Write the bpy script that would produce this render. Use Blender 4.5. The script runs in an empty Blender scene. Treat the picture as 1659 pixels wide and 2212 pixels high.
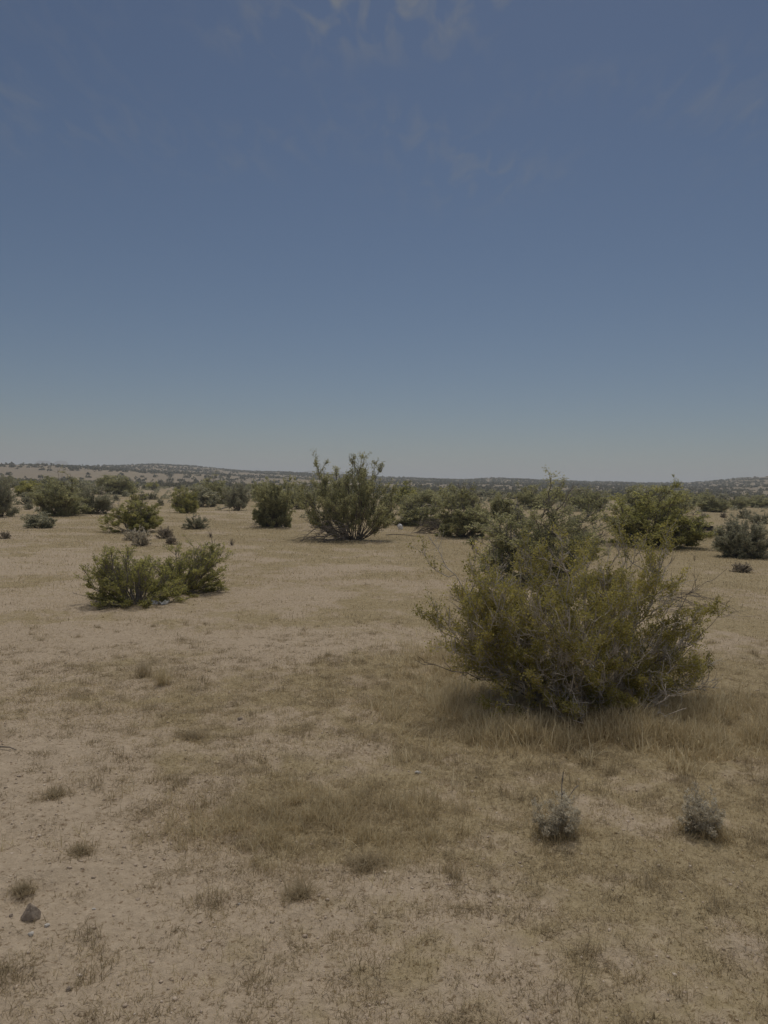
import bpy, math, random
import numpy as np
from mathutils import Matrix, Vector

# ------------------------------------------------------------------ camera, sky, sun, exposure
scene = bpy.context.scene
COL = scene.collection
CAM_H, PITCH, ROLL = 1.6, math.radians(-2.12), math.radians(1.18)
cam_data = bpy.data.cameras.new("camera")
cam_data.sensor_fit = 'HORIZONTAL'
cam_data.sensor_width = 36.0
cam_data.lens = 36.0
cam_data.clip_start = 0.05
cam_data.clip_end = 30000
cam = bpy.data.objects.new("camera", cam_data)
COL.objects.link(cam)
CAM_M = (Matrix.Translation((0, 0, CAM_H)) @ Matrix.Rotation(math.pi / 2 + PITCH, 4, 'X')
         @ Matrix.Rotation(ROLL, 4, 'Z'))
cam.matrix_world = CAM_M
scene.camera = cam

SUN_EL, SUN_AZ = math.radians(62), math.radians(11)      # azimuth clockwise from +Y
SKY_STRENGTH, SUN_STRENGTH, EXPOSURE = 0.07, 2.05, -0.9
scene.view_settings.view_transform = 'Standard'
scene.view_settings.look = 'None'
scene.view_settings.gamma = 1.0
scene.view_settings.use_curve_mapping = False
scene.view_settings.exposure = EXPOSURE

world = bpy.data.worlds.new("World")
scene.world = world
world.use_nodes = True
wt = world.node_tree
wt.nodes.clear()
w_out = wt.nodes.new('ShaderNodeOutputWorld')
w_bg = wt.nodes.new('ShaderNodeBackground')
w_sky = wt.nodes.new('ShaderNodeTexSky')
w_sky.sky_type = 'NISHITA'
w_sky.sun_disc = False
w_sky.sun_elevation = SUN_EL
w_sky.sun_rotation = SUN_AZ
w_sky.altitude = 700
w_sky.air_density = 1.0
w_sky.dust_density = 0.6
w_sky.ozone_density = 4.0
w_hs = wt.nodes.new('ShaderNodeHueSaturation')
w_hs.inputs['Saturation'].default_value = 1.0
w_bg.inputs['Strength'].default_value = SKY_STRENGTH
wt.links.new(w_sky.outputs[0], w_hs.inputs['Color'])
# thin wisps of cirrus, projected on a plane high above the ground
w_tc = wt.nodes.new('ShaderNodeTexCoord')
w_sep = wt.nodes.new('ShaderNodeSeparateXYZ')
wt.links.new(w_tc.outputs['Generated'], w_sep.inputs[0])
w_dx = wt.nodes.new('ShaderNodeMath'); w_dx.operation = 'DIVIDE'
w_dy = wt.nodes.new('ShaderNodeMath'); w_dy.operation = 'DIVIDE'
w_mz = wt.nodes.new('ShaderNodeMath'); w_mz.operation = 'MAXIMUM'; w_mz.inputs[1].default_value = 0.05
wt.links.new(w_sep.outputs['Z'], w_mz.inputs[0])
wt.links.new(w_sep.outputs['X'], w_dx.inputs[0]); wt.links.new(w_mz.outputs[0], w_dx.inputs[1])
wt.links.new(w_sep.outputs['Y'], w_dy.inputs[0]); wt.links.new(w_mz.outputs[0], w_dy.inputs[1])
w_cmb = wt.nodes.new('ShaderNodeCombineXYZ')
wt.links.new(w_dx.outputs[0], w_cmb.inputs[0]); wt.links.new(w_dy.outputs[0], w_cmb.inputs[1])
w_map = wt.nodes.new('ShaderNodeMapping')
w_map.inputs['Scale'].default_value = (9.0, 3.2, 1.0)
wt.links.new(w_cmb.outputs[0], w_map.inputs[0])
w_n = wt.nodes.new('ShaderNodeTexNoise')
w_n.inputs['Scale'].default_value = 1.6; w_n.inputs['Detail'].default_value = 5.0
w_n.inputs['Distortion'].default_value = 0.6
wt.links.new(w_map.outputs[0], w_n.inputs['Vector'])
w_r = wt.nodes.new('ShaderNodeValToRGB')
w_r.color_ramp.elements[0].position = 0.46; w_r.color_ramp.elements[1].position = 0.80
wt.links.new(w_n.outputs['Fac'], w_r.inputs[0])
w_n2 = wt.nodes.new('ShaderNodeTexNoise')
w_n2.inputs['Scale'].default_value = 1.1; w_n2.inputs['Detail'].default_value = 2.0
wt.links.new(w_cmb.outputs[0], w_n2.inputs['Vector'])
w_r2 = wt.nodes.new('ShaderNodeValToRGB')
w_r2.color_ramp.elements[0].position = 0.42; w_r2.color_ramp.elements[1].position = 0.62
wt.links.new(w_n2.outputs['Fac'], w_r2.inputs[0])
w_el = wt.nodes.new('ShaderNodeMapRange')
w_el.inputs['From Min'].default_value = 0.31; w_el.inputs['From Max'].default_value = 0.47
w_el.inputs['To Max'].default_value = 1.0
wt.links.new(w_sep.outputs['Z'], w_el.inputs['Value'])
w_m1 = wt.nodes.new('ShaderNodeMath'); w_m1.operation = 'MULTIPLY'
w_m2 = wt.nodes.new('ShaderNodeMath'); w_m2.operation = 'MULTIPLY'
wt.links.new(w_r.outputs[0], w_m1.inputs[0]); wt.links.new(w_r2.outputs[0], w_m1.inputs[1])
wt.links.new(w_m1.outputs[0], w_m2.inputs[0]); wt.links.new(w_el.outputs[0], w_m2.inputs[1])
w_mix = wt.nodes.new('ShaderNodeMixRGB')
w_mix.inputs[2].default_value = (5.2, 5.2, 4.9, 1)
w_c = wt.nodes.new('ShaderNodeMath'); w_c.operation = 'SUBTRACT'; w_c.inputs[1].default_value = 0.10
wt.links.new(w_dx.outputs[0], w_c.inputs[0])
w_ab = wt.nodes.new('ShaderNodeMath'); w_ab.operation = 'ABSOLUTE'
wt.links.new(w_c.outputs[0], w_ab.inputs[0])
w_f = wt.nodes.new('ShaderNodeMapRange')
w_f.inputs['From Min'].default_value = 0.15; w_f.inputs['From Max'].default_value = 0.9
w_f.inputs['To Min'].default_value = 1.0; w_f.inputs['To Max'].default_value = 0.4
wt.links.new(w_ab.outputs[0], w_f.inputs['Value'])
w_m3 = wt.nodes.new('ShaderNodeMath'); w_m3.operation = 'MULTIPLY'
wt.links.new(w_m2.outputs[0], w_m3.inputs[0]); wt.links.new(w_f.outputs[0], w_m3.inputs[1])
wt.links.new(w_m3.outputs[0], w_mix.inputs[0])
wt.links.new(w_hs.outputs[0], w_mix.inputs[1])
# bright upper sky above the frame, added unseen as fill to lift shadows
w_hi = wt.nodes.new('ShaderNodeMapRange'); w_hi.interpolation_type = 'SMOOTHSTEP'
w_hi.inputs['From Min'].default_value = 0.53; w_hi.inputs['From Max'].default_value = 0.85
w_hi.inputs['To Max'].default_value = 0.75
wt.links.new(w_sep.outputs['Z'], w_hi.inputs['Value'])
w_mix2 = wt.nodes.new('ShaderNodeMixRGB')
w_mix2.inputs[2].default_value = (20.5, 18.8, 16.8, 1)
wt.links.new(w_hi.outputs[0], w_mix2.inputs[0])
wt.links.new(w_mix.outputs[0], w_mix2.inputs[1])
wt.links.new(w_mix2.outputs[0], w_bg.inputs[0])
wt.links.new(w_bg.outputs[0], w_out.inputs['Surface'])

sun_data = bpy.data.lights.new("sun", 'SUN')
sun_data.energy = SUN_STRENGTH
sun_data.angle = math.radians(0.53)
sun_data.color = (1.0, 0.95, 0.87)
sun = bpy.data.objects.new("sun", sun_data)
COL.objects.link(sun)
SUN_DIR = Vector((math.sin(SUN_AZ) * math.cos(SUN_EL), math.cos(SUN_AZ) * math.cos(SUN_EL), math.sin(SUN_EL)))
sun.rotation_euler = SUN_DIR.to_track_quat('Z', 'Y').to_euler()
sun.location = (0, 0, 50)

# ------------------------------------------------------------------ helpers
RNG = np.random.default_rng(7)
CM3 = np.array(CAM_M.to_3x3())


def fbm_lattice(seed):
    return np.random.default_rng(seed).random((256, 256)).astype(np.float32)


LAT = [fbm_lattice(s) for s in range(20, 28)]


def vnoise(x, y, k=0):
    """smooth value noise in 0..1"""
    L = LAT[k % len(LAT)]
    xi = np.floor(x).astype(np.int64); yi = np.floor(y).astype(np.int64)
    fx = x - xi; fy = y - yi
    fx = fx * fx * (3 - 2 * fx); fy = fy * fy * (3 - 2 * fy)
    a = L[xi & 255, yi & 255]; b = L[(xi + 1) & 255, yi & 255]
    c = L[xi & 255, (yi + 1) & 255]; d = L[(xi + 1) & 255, (yi + 1) & 255]
    return (a * (1 - fx) + b * fx) * (1 - fy) + (c * (1 - fx) + d * fx) * fy


def fbm(x, y, oct=4, k=0, gain=0.5):
    s = 0; a = 1; t = 0
    for o in range(oct):
        ca, sa = math.cos(o * 1.1), math.sin(o * 1.1)
        s = s + a * vnoise((x * ca - y * sa) * 2 ** o + 17 * o, (x * sa + y * ca) * 2 ** o + 31 * o, k + o)
        t += a; a *= gain
    return s / t


def sstep(a, b, x):
    t = np.clip((x - a) / (b - a), 0, 1)
    return t * t * (3 - 2 * t)


PXF = 1659.0        # focal length in pixels of the 1659 x 2212 view of the photograph


def ray(px, py):
    d = CM3 @ np.array([(px - 829.5) / PXF, (1106.0 - py) / PXF, -1.0])
    return d


def P(px, py):
    """the point of the level ground that stands at this place of the photograph"""
    d = ray(px, py)
    t = CAM_H / -d[2]
    return np.array([d[0] * t, d[1] * t, 0.0])


# terrain: elevation (in photo pixels above the horizon) of the foothill and the back ridge by bearing
_px = np.array([-500, 0, 110, 240, 330, 450, 510, 640, 830, 1000, 1070, 1200, 1400, 1480, 1600, 1659, 2200.])
_e2 = np.array([20, 21, 22, 26, 32, 28, 23, 21, 16, 13.5, 18, 15.6, 14, 16, 27, 30, 40.])
_e1 = np.array([22, 23.5, 24.5, 21, 17, 13, 11, 7, 4.5, 5, 6, 6, 5, 5, 8, 10, 12.])


def H(x, y):
    x = np.asarray(x, float); y = np.asarray(y, float)
    r = np.hypot(x, y)
    th = np.arctan2(x, np.maximum(y, 1e-6))
    pxb = 829.5 + PXF * np.tan(np.clip(th, -0.7, 0.7))
    e1 = np.interp(pxb, _px, _e1) / PXF
    e2 = np.interp(pxb, _px, _e2) / PXF
    h1 = 1.2 + 430 * e1 - 0.4
    h2 = 1.0 + 760 * e2 - 0.8
    z = h1 * sstep(255, 440, r)
    z = z + (h2 - h1) * sstep(430, 770, r)
    z = z - (h2 + 6) * sstep(900, 2200, r)
    z = z + (fbm(x / 30, y / 30, 3, 2) - 0.5) * 2.4 * sstep(200, 420, r) * (1 - sstep(900, 1500, r))
    # the flat: low swells, then lumps of soil close by
    z = z + (fbm(x / 6, y / 6, 3, 1) - 0.5) * 0.16 * sstep(1.0, 6, r) * (1 - 0.6 * sstep(60, 200, r))
    return z


def micro(x, y):
    r = np.hypot(x, y)
    f = 1 - sstep(9, 22, r)
    m = (fbm(x / 0.22, y / 0.22, 3, 3) - 0.5) * 0.05 + (fbm(x / 0.045, y / 0.045, 2, 5) - 0.5) * 0.015
    return m * f


def G(x, y):
    return H(x, y) + micro(np.asarray(x, float), np.asarray(y, float))


def make_mesh(name, V, faces, mats, mat_idx=None, smooth=False, attrs=None):
    """V (n,3); faces: list of int arrays (m,k)"""
    me = bpy.data.meshes.new(name)
    V = np.ascontiguousarray(V, dtype=np.float32)
    faces = [np.asarray(f, np.int32) for f in faces if len(f)]
    loops = np.concatenate([f.ravel() for f in faces])
    sizes = np.concatenate([np.full(len(f), f.shape[1], np.int32) for f in faces])
    starts = np.concatenate([[0], np.cumsum(sizes)[:-1]]).astype(np.int32)
    me.vertices.add(len(V)); me.vertices.foreach_set('co', V.ravel())
    me.loops.add(len(loops)); me.loops.foreach_set('vertex_index', loops)
    me.polygons.add(len(sizes))
    me.polygons.foreach_set('loop_start', starts)
    me.polygons.foreach_set('loop_total', sizes)
    if smooth:
        me.polygons.foreach_set('use_smooth', np.ones(len(sizes), bool))
    if mat_idx is not None:
        me.polygons.foreach_set('material_index', np.asarray(mat_idx, np.int32))
    for m in (mats if isinstance(mats, (list, tuple)) else [mats]):
        me.materials.append(m)
    for k, v in (attrs or {}).items():
        a = me.attributes.new(k, 'FLOAT', 'POINT')
        a.data.foreach_set('value', np.ascontiguousarray(v, np.float32))
    me.update(calc_edges=True)
    return me


def link(name, me, parent=None, loc=None, label=None, cat=None, group=None, kind=None):
    o = bpy.data.objects.new(name, me)
    COL.objects.link(o)
    if parent: o.parent = parent
    if loc is not None: o.location = loc
    tag(o, label, cat, group, kind)
    return o


def tag(o, label=None, cat=None, group=None, kind=None):
    if label: o['label'] = label
    if cat: o['category'] = cat
    if group: o['group'] = group
    if kind: o['kind'] = kind


# ------------------------------------------------------------------ materials
def new_mat(name):
    m = bpy.data.materials.new(name); m.use_nodes = True
    nt = m.node_tree; nt.nodes.clear()
    out = nt.nodes.new('ShaderNodeOutputMaterial')
    return m, nt, out


def ramp(nt, fac, stops):
    r = nt.nodes.new('ShaderNodeValToRGB')
    el = r.color_ramp.elements
    while len(el) < len(stops): el.new(0.5)
    for e, (p, c) in zip(el, stops):
        e.position = p; e.color = (*c, 1)
    nt.links.new(fac, r.inputs[0])
    return r.outputs[0]


def noise(nt, vec, scale, detail=3, rough=0.55, dist=0.0):
    n = nt.nodes.new('ShaderNodeTexNoise')
    n.inputs['Scale'].default_value = scale; n.inputs['Detail'].default_value = detail
    n.inputs['Roughness'].default_value = rough; n.inputs['Distortion'].default_value = dist
    if vec is not None: nt.links.new(vec, n.inputs['Vector'])
    return n.outputs['Fac']


def mixc(nt, fac, a, b, mode='MIX'):
    m = nt.nodes.new('ShaderNodeMixRGB'); m.blend_type = mode
    if isinstance(fac, (int, float)): m.inputs[0].default_value = fac
    else: nt.links.new(fac, m.inputs[0])
    for i, c in ((1, a), (2, b)):
        if isinstance(c, tuple): m.inputs[i].default_value = (*c, 1)
        else: nt.links.new(c, m.inputs[i])
    return m.outputs[0]


def leaf_mat(name, stops, trans=0.4, tcol=None):
    """stops: colour ramp over the random tint of each leaf"""
    m, nt, out = new_mat(name)
    at = nt.nodes.new('ShaderNodeAttribute'); at.attribute_name = 'tint'
    col = ramp(nt, at.outputs['Fac'], stops)
    d = nt.nodes.new('ShaderNodeBsdfPrincipled')
    d.inputs['Roughness'].default_value = 0.55
    d.inputs['Specular IOR Level'].default_value = 0.35
    nt.links.new(col, d.inputs['Base Color'])
    t = nt.nodes.new('ShaderNodeBsdfTranslucent')
    if tcol:
        nt.links.new(mixc(nt, 0.8, col, tcol, 'MULTIPLY'), t.inputs[0])
    else:
        nt.links.new(col, t.inputs[0])
    mx = nt.nodes.new('ShaderNodeMixShader'); mx.inputs[0].default_value = trans
    nt.links.new(d.outputs[0], mx.inputs[1]); nt.links.new(t.outputs[0], mx.inputs[2])
    nt.links.new(mx.outputs[0], out.inputs[0])
    return m


def rough_mat(name, stops, scale=20, rough=0.9, bump=0.3, detail=4):
    m, nt, out = new_mat(name)
    tc = nt.nodes.new('ShaderNodeTexCoord')
    n = noise(nt, tc.outputs['Object'], scale, detail)
    col = ramp(nt, n, stops)
    d = nt.nodes.new('ShaderNodeBsdfPrincipled')
    d.inputs['Roughness'].default_value = rough
    d.inputs['Specular IOR Level'].default_value = 0.2
    nt.links.new(col, d.inputs['Base Color'])
    if bump:
        b = nt.nodes.new('ShaderNodeBump'); b.inputs['Strength'].default_value = bump
        b.inputs['Distance'].default_value = 0.01
        nt.links.new(noise(nt, tc.outputs['Object'], scale * 2.5, 5), b.inputs['Height'])
        nt.links.new(b.outputs[0], d.inputs['Normal'])
    nt.links.new(d.outputs[0], out.inputs[0])
    return m


M = {}
M['leaf_olive'] = leaf_mat('leaf_olive', [(0, (.26, .24, .085)), (.5, (.40, .365, .125)), (1, (.54, .48, .18))], .54, (1.15, 1.1, .75))
M['leaf_green'] = leaf_mat('leaf_green', [(0, (.28, .28, .115)), (.5, (.42, .405, .17)), (1, (.54, .51, .22))], .6, (1.1, 1.1, .8))
M['leaf_dark'] = leaf_mat('leaf_dark', [(0, (.27, .27, .165)), (.5, (.41, .40, .245)), (1, (.53, .51, .31))], .6, (1.1, 1.1, .85))
M['leaf_far'] = leaf_mat('leaf_far', [(0, (.115, .11, .08)), (.5, (.175, .17, .12)), (1, (.25, .24, .165))], .4)
M['leaf_grey'] = leaf_mat('leaf_grey', [(0, (.48, .43, .33)), (.5, (.68, .62, .49)), (1, (.82, .77, .64))], .5)
M['leaf_sage'] = leaf_mat('leaf_sage', [(0, (.27, .265, .18)), (.5, (.40, .39, .27)), (1, (.52, .50, .35))], .52)
M['leaf_dead'] = leaf_mat('leaf_dead', [(0, (.24, .20, .15)), (.5, (.36, .305, .235)), (1, (.48, .42, .33))], .38)
M['straw'] = leaf_mat('straw', [(0, (.45, .365, .215)), (.5, (.62, .52, .33)), (1, (.77, .68, .47))], .45)
M['litter_grass'] = leaf_mat('litter_grass', [(0, (.31, .25, .155)), (.5, (.49, .405, .265)), (1, (.63, .54, .375))], .42)
M['bark_pale'] = rough_mat('bark_pale', [(.3, (.36, .315, .265)), (.55, (.55, .495, .435)), (.75, (.70, .65, .59))], 14, .85, .2)
M['bark'] = rough_mat('bark', [(.3, (.17, .15, .135)), (.55, (.29, .265, .24)), (.75, (.44, .415, .39))], 10, .9, .2)
M['bark_dark'] = rough_mat('bark_dark', [(.3, (.12, .10, .088)), (.7, (.25, .22, .19))], 10, .9, .2)
M['rock_dark'] = rough_mat('rock_dark', [(.3, (.23, .185, .145)), (.55, (.33, .275, .22)), (.8, (.46, .40, .33))], 40, .9, .6)
M['stone_pale'] = rough_mat('stone_pale', [(.3, (.42, .39, .35)), (.7, (.68, .66, .62))], 60, .9, .4)
M['plastic_white'] = rough_mat('plastic_white', [(.3, (.66, .66, .66)), (.7, (.80, .80, .80))], 12, .45, .1)
M['board_dark'] = rough_mat('board_dark', [(.3, (.035, .034, .032)), (.7, (.08, .075, .07))], 12, .8, .3)
M['far_hill'] = rough_mat('far_hill', [(.3, (.12, .11, .09)), (.7, (.20, .18, .14))], .02, .95, 0)

# ground: pale soil, dry grass litter, gravel specks
mg, nt, out = new_mat('desert_soil')
tc = nt.nodes.new('ShaderNodeTexCoord')
ov = tc.outputs['Object']
big = noise(nt, ov, 0.22, 4, .6)
mid = noise(nt, ov, 3.2, 6, .66)
fine = noise(nt, ov, 24, 5, .7)
grain = noise(nt, ov, 170, 3, .7)
soil = ramp(nt, fine, [(.25, (.41, .333, .245)), (.5, (.51, .42, .312)), (.75, (.61, .51, .388))])
lit = ramp(nt, fine, [(.25, (.30, .24, .145)), (.5, (.42, .345, .215)), (.75, (.54, .455, .30))])
cover = nt.nodes.new('ShaderNodeAttribute'); cover.attribute_name = 'cover'
addn = nt.nodes.new('ShaderNodeMath'); addn.operation = 'MULTIPLY_ADD'
nt.links.new(mid, addn.inputs[0]); addn.inputs[1].default_value = 1.4
sub = nt.nodes.new('ShaderNodeMath'); sub.operation = 'SUBTRACT'; sub.inputs[1].default_value = 0.75
nt.links.new(cover.outputs['Fac'], sub.inputs[0]); nt.links.new(sub.outputs[0], addn.inputs[2])
mask = ramp(nt, addn.outputs[0], [(.36, (0, 0, 0)), (.62, (1, 1, 1))])
base = mixc(nt, mask, soil, lit)
spk = ramp(nt, noise(nt, ov, 42, 3, .6), [(.33, (.42, .36, .29)), (.42, (1, 1, 1))])
base = mixc(nt, .8, base, spk, 'MULTIPLY')
base = mixc(nt, .35, base, ramp(nt, grain, [(.3, (.6, .58, .55)), (.7, (1, 1, 1))]), 'MULTIPLY')
base = mixc(nt, .5, base, ramp(nt, big, [(.3, (.84, .82, .8)), (.7, (1.0, 1.0, 1.0))]), 'MULTIPLY')
far = nt.nodes.new('ShaderNodeAttribute'); far.attribute_name = 'scrub'
base = mixc(nt, far.outputs['Fac'], base, (.27, .23, .18))
pr = nt.nodes.new('ShaderNodeBsdfPrincipled')
pr.inputs['Roughness'].default_value = 1.0
pr.inputs['Specular IOR Level'].default_value = 0.1
nt.links.new(base, pr.inputs['Base Color'])
b1 = nt.nodes.new('ShaderNodeBump'); b1.inputs['Strength'].default_value = .8; b1.inputs['Distance'].default_value = .02
nt.links.new(fine, b1.inputs['Height'])
b2 = nt.nodes.new('ShaderNodeBump'); b2.inputs['Strength'].default_value = .4; b2.inputs['Distance'].default_value = .004
nt.links.new(grain, b2.inputs['Height']); nt.links.new(b1.outputs[0], b2.inputs['Normal'])
nt.links.new(b2.outputs[0], pr.inputs['Normal'])
nt.links.new(pr.outputs[0], out.inputs[0])
M['soil'] = mg

# ------------------------------------------------------------------ the setting
BUSH_C = P(1255, 1545)       # foot of the big bush in front
PATCH = P(640, 1790)


def cover_at(x, y):
    """how much dry grass covers the ground, 0..1"""
    x = np.asarray(x, float); y = np.asarray(y, float)
    r = np.hypot(x, y)
    c = 0.40 + 0.6 * (fbm(x / 1.1, y / 1.1, 4, 4) - 0.42) * 2.0
    c = c + 0.22 * np.clip(x / np.maximum(y, .5) * 2.0, -1, 1)                      # barer on the left
    c = c + 0.85 * np.exp(-(((x - BUSH_C[0]) / 1.05) ** 2 + ((y - BUSH_C[1] + .1) / .9) ** 2))
    c = c + 0.55 * np.exp(-(((x - PATCH[0]) / .62) ** 2 + ((y - PATCH[1]) / .42) ** 2))
    q = P(745, 1905); c = c - 0.8 * np.exp(-(((x - q[0]) / .22) ** 2 + ((y - q[1]) / .10) ** 2))
    q = P(120, 1900); c = c - 0.45 * np.exp(-(((x - q[0]) / .6) ** 2 + ((y - q[1]) / .5) ** 2))
    c = c + 0.25 * sstep(12, 20, r)
    return np.clip(c, 0, 1)


def build_ground():
    rr = [0.0, 0.35]
    while rr[-1] < 9000:
        r = rr[-1]
        rr.append(r * (1.0065 if 1.5 < r < 14 else (1.012 if 14 <= r < 40 else 1.022)))
    rr = np.array(rr[1:])
    th = np.concatenate([np.linspace(-math.pi, -0.62, 60)[:-1], np.linspace(-0.62, 0.62, 340)[:-1], np.linspace(0.62, math.pi, 60)[:-1]])
    nr, na = len(rr), len(th)
    R_, T_ = np.meshgrid(rr, th, indexing='ij')
    X = R_ * np.sin(T_); Y = R_ * np.cos(T_)
    Z = G(X, Y)
    V = np.stack([X, Y, Z], -1).reshape(-1, 3)
    i = np.arange(nr - 1)[:, None] * na; j = np.arange(na)[None, :]; j2 = (j + 1) % na
    F = np.stack([i + j, i + na + j, i + na + j2, i + j2], -1).reshape(-1, 4)[:, ::-1]
    V = np.vstack([V, [[0, 0, float(G(0., 0.01))]]])
    c = len(V) - 1
    T = np.stack([np.arange(na), (np.arange(na) + 1) % na, np.full(na, c)], -1)[:, ::-1]
    me = make_mesh('ground', V, [F, T], M['soil'], smooth=True, attrs={'cover': cover_at(V[:, 0], V[:, 1]),
                   'scrub': np.clip(.75 * sstep(40, 260, np.hypot(V[:, 0], V[:, 1])) * (.5 + fbm(V[:, 0] / 30, V[:, 1] / 30, 3, 4)), 0, .85)})
    link('ground', me, kind='structure')


build_ground()


def far_hill(px0, px1, prof, dist, name):
    """a rounded mountain range far off: prof = [(fraction, photo pixels above the horizon)]"""
    n, k = 60, 14
    f = np.linspace(0, 1, n)
    hh = np.interp(f, [p[0] for p in prof], [p[1] for p in prof]) / PXF * dist
    hh = hh + (fbm(f * 14, f * 0 + 3, 3, 2) - .5) * 6 * np.sin(f * math.pi)
    px = px0 + (px1 - px0) * f
    b = np.arctan((px - 829.5) / PXF)
    V = []
    for j in range(k):
        s = j / (k - 1)
        d = dist + (s - .5) * 560
        z = -15 + (hh + 15 + CAM_H) * np.sin(s * math.pi) ** .8
        z = z + (fbm(f * 20, f * 0 + s * 6, 3, 5) - .5) * 10 * math.sin(s * math.pi) * (s < .45)
        V.append(np.stack([np.sin(b) * d, np.cos(b) * d, z], -1))
    V = np.array(V).reshape(-1, 3)
    i = np.arange(k - 1)[:, None] * n; j = np.arange(n - 1)[None, :]
    F = np.stack([i + j, i + j + 1, i + n + j + 1, i + n + j], -1).reshape(-1, 4)
    link(name, make_mesh(name, V, [F], M['far_hill'], smooth=True), kind='structure')


far_hill(52, 160, [(0, 5), (.12, 22), (.3, 31), (.42, 32), (.55, 27), (.7, 33), (.85, 30), (1, 8)], 2600, 'hills')
far_hill(640, 760, [(0, 5), (.08, 21.5), (.2, 24), (.8, 23.5), (.93, 20), (1, 5)], 2600, 'hills')


# ------------------------------------------------------------------ plant builder
def norm(v):
    return v / np.maximum(np.linalg.norm(v, axis=-1, keepdims=True), 1e-9)


def tubes(L, rad, sides):
    """L (N,K,3) polylines, rad (N,K) radii -> verts, quads"""
    N, K, _ = L.shape
    T = np.empty_like(L)
    T[:, 1:-1] = L[:, 2:] - L[:, :-2]; T[:, 0] = L[:, 1] - L[:, 0]; T[:, -1] = L[:, -1] - L[:, -2]
    T = norm(T)
    ref = np.where(np.abs(T[:, :1, 2:3]) > .8, np.array([1., 0, 0]), np.array([0, 0, 1.]))
    A = norm(np.cross(T, np.broadcast_to(ref, T.shape))); B = np.cross(T, A)
    a = np.arange(sides) * 2 * math.pi / sides
    V = (L[:, :, None, :] + rad[:, :, None, None] * (A[:, :, None, :] * np.cos(a)[None, None, :, None]
                                                      + B[:, :, None, :] * np.sin(a)[None, None, :, None]))
    V = V.reshape(-1, 3)
    base = (np.arange(N)[:, None, None] * K + np.arange(K - 1)[None, :, None]) * sides
    s = np.arange(sides)[None, None, :]; s2 = (s + 1) % sides
    F = np.stack([base + s, base + s2, base + sides + s2, base + sides + s], -1).reshape(-1, 4)
    return V, F


def wobble(rng, N, K, amp):
    w = np.cumsum(rng.normal(0, 1, (N, K, 3)), 1)
    w = w - w[:, :1]
    return w * np.asarray(amp).reshape(-1, 1, 1) / math.sqrt(K)


def grow(rng, parent, n, smin, smax, ang, length, K, up, wob):
    """n children per polyline of parent (N,Kp,3)"""
    N, Kp, _ = parent.shape
    s = rng.uniform(smin, smax, (N, n)) * (Kp - 1)
    i = np.minimum(s.astype(int), Kp - 2); f = (s - i)[..., None]
    idx = np.arange(N)[:, None]
    p = parent[idx, i] * (1 - f) + parent[idx, i + 1] * f
    t = norm(parent[idx, i + 1] - parent[idx, i])
    rv = norm(rng.normal(0, 1, (N, n, 3)))
    rv = norm(rv - t * (rv * t).sum(-1, keepdims=True))
    a = rng.uniform(ang[0], ang[1], (N, n, 1))
    d = norm(t * np.cos(a) + rv * np.sin(a) + np.array([0, 0, up]))
    ln = np.asarray(length).reshape(-1, 1) * rng.uniform(.55, 1.15, (N, n))
    u = np.linspace(0, 1, K)[None, None, :, None]
    L = p[:, :, None, :] + d[:, :, None, :] * ln[:, :, None, None] * u
    L[..., 2] += (u[..., 0] ** 2) * (ln * up * .5)[:, :, None]
    L = L.reshape(N * n, K, 3)
    L = L + wobble(rng, N * n, K, (ln.ravel() * wob))
    return L, ln.ravel()


def leaves(rng, L, m, smin, size, off, clump=None, droop=0.0, along=.5):
    """m leaves along each polyline; returns V, F, tint"""
    N, K, _ = L.shape
    s = rng.uniform(smin, 1.0, (N, m)) * (K - 1)
    i = np.minimum(s.astype(int), K - 2); f = (s - i)[..., None]
    idx = np.arange(N)[:, None]
    p = L[idx, i] * (1 - f) + L[idx, i + 1] * f + rng.normal(0, off, (N, m, 3))
    t = norm(L[idx, i + 1] - L[idx, i])
    d = norm(t * along + norm(rng.normal(0, 1, (N, m, 3))) + np.array([0, 0, .25 - droop]))
    w = norm(np.cross(d, norm(rng.normal(0, 1, (N, m, 3)))))
    ln = size[0] * rng.uniform(.6, 1.3, (N, m, 1)); wd = size[1] * rng.uniform(.6, 1.3, (N, m, 1))
    a = p - d * ln * .5; b = p + w * wd * .5; c = p + d * ln * .5; e = p - w * wd * .5
    V = np.stack([a, b, c, e], 2).reshape(-1, 3)
    F = np.arange(N * m * 4).reshape(-1, 4)
    # tint: one value per twig plus a little per leaf, so that clumps differ
    tw = rng.normal(.5, .2, (N, 1)) if clump is None else clump.reshape(-1, 1) + rng.normal(0, .1, (N, 1))
    tint = np.clip(tw + rng.normal(0, .13, (N, m)), 0, 1)
    return V, F, np.repeat(tint.ravel(), 4)


def join(parts):
    Vs, Fs, o = [], [], 0
    for V, F in parts:
        Vs.append(V); Fs.append(F + o); o += len(V)
    return np.vstack(Vs), np.vstack(Fs)


def dome_targets(rng, n, low=0.0, top=1.0, lump=.25, lean=(0, 0), upright=0.0):
    """end points of stems over a lumpy dome of width 1 and height 1"""
    az = rng.uniform(0, 2 * math.pi, n)
    z = rng.uniform(low, 1, n) ** (1 - .3 * upright)
    el = np.arcsin(np.clip(z, 0, 1))
    r = 1 - lump * rng.random(n) ** 1.3
    x = np.cos(az) * np.cos(el) ** .75 * .5 * r; y = np.sin(az) * np.cos(el) ** .75 * .5 * r
    zz = z * r * top
    return np.stack([x + lean[0] * zz, y + lean[1] * zz, np.maximum(zz, .03)], -1)


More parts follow.
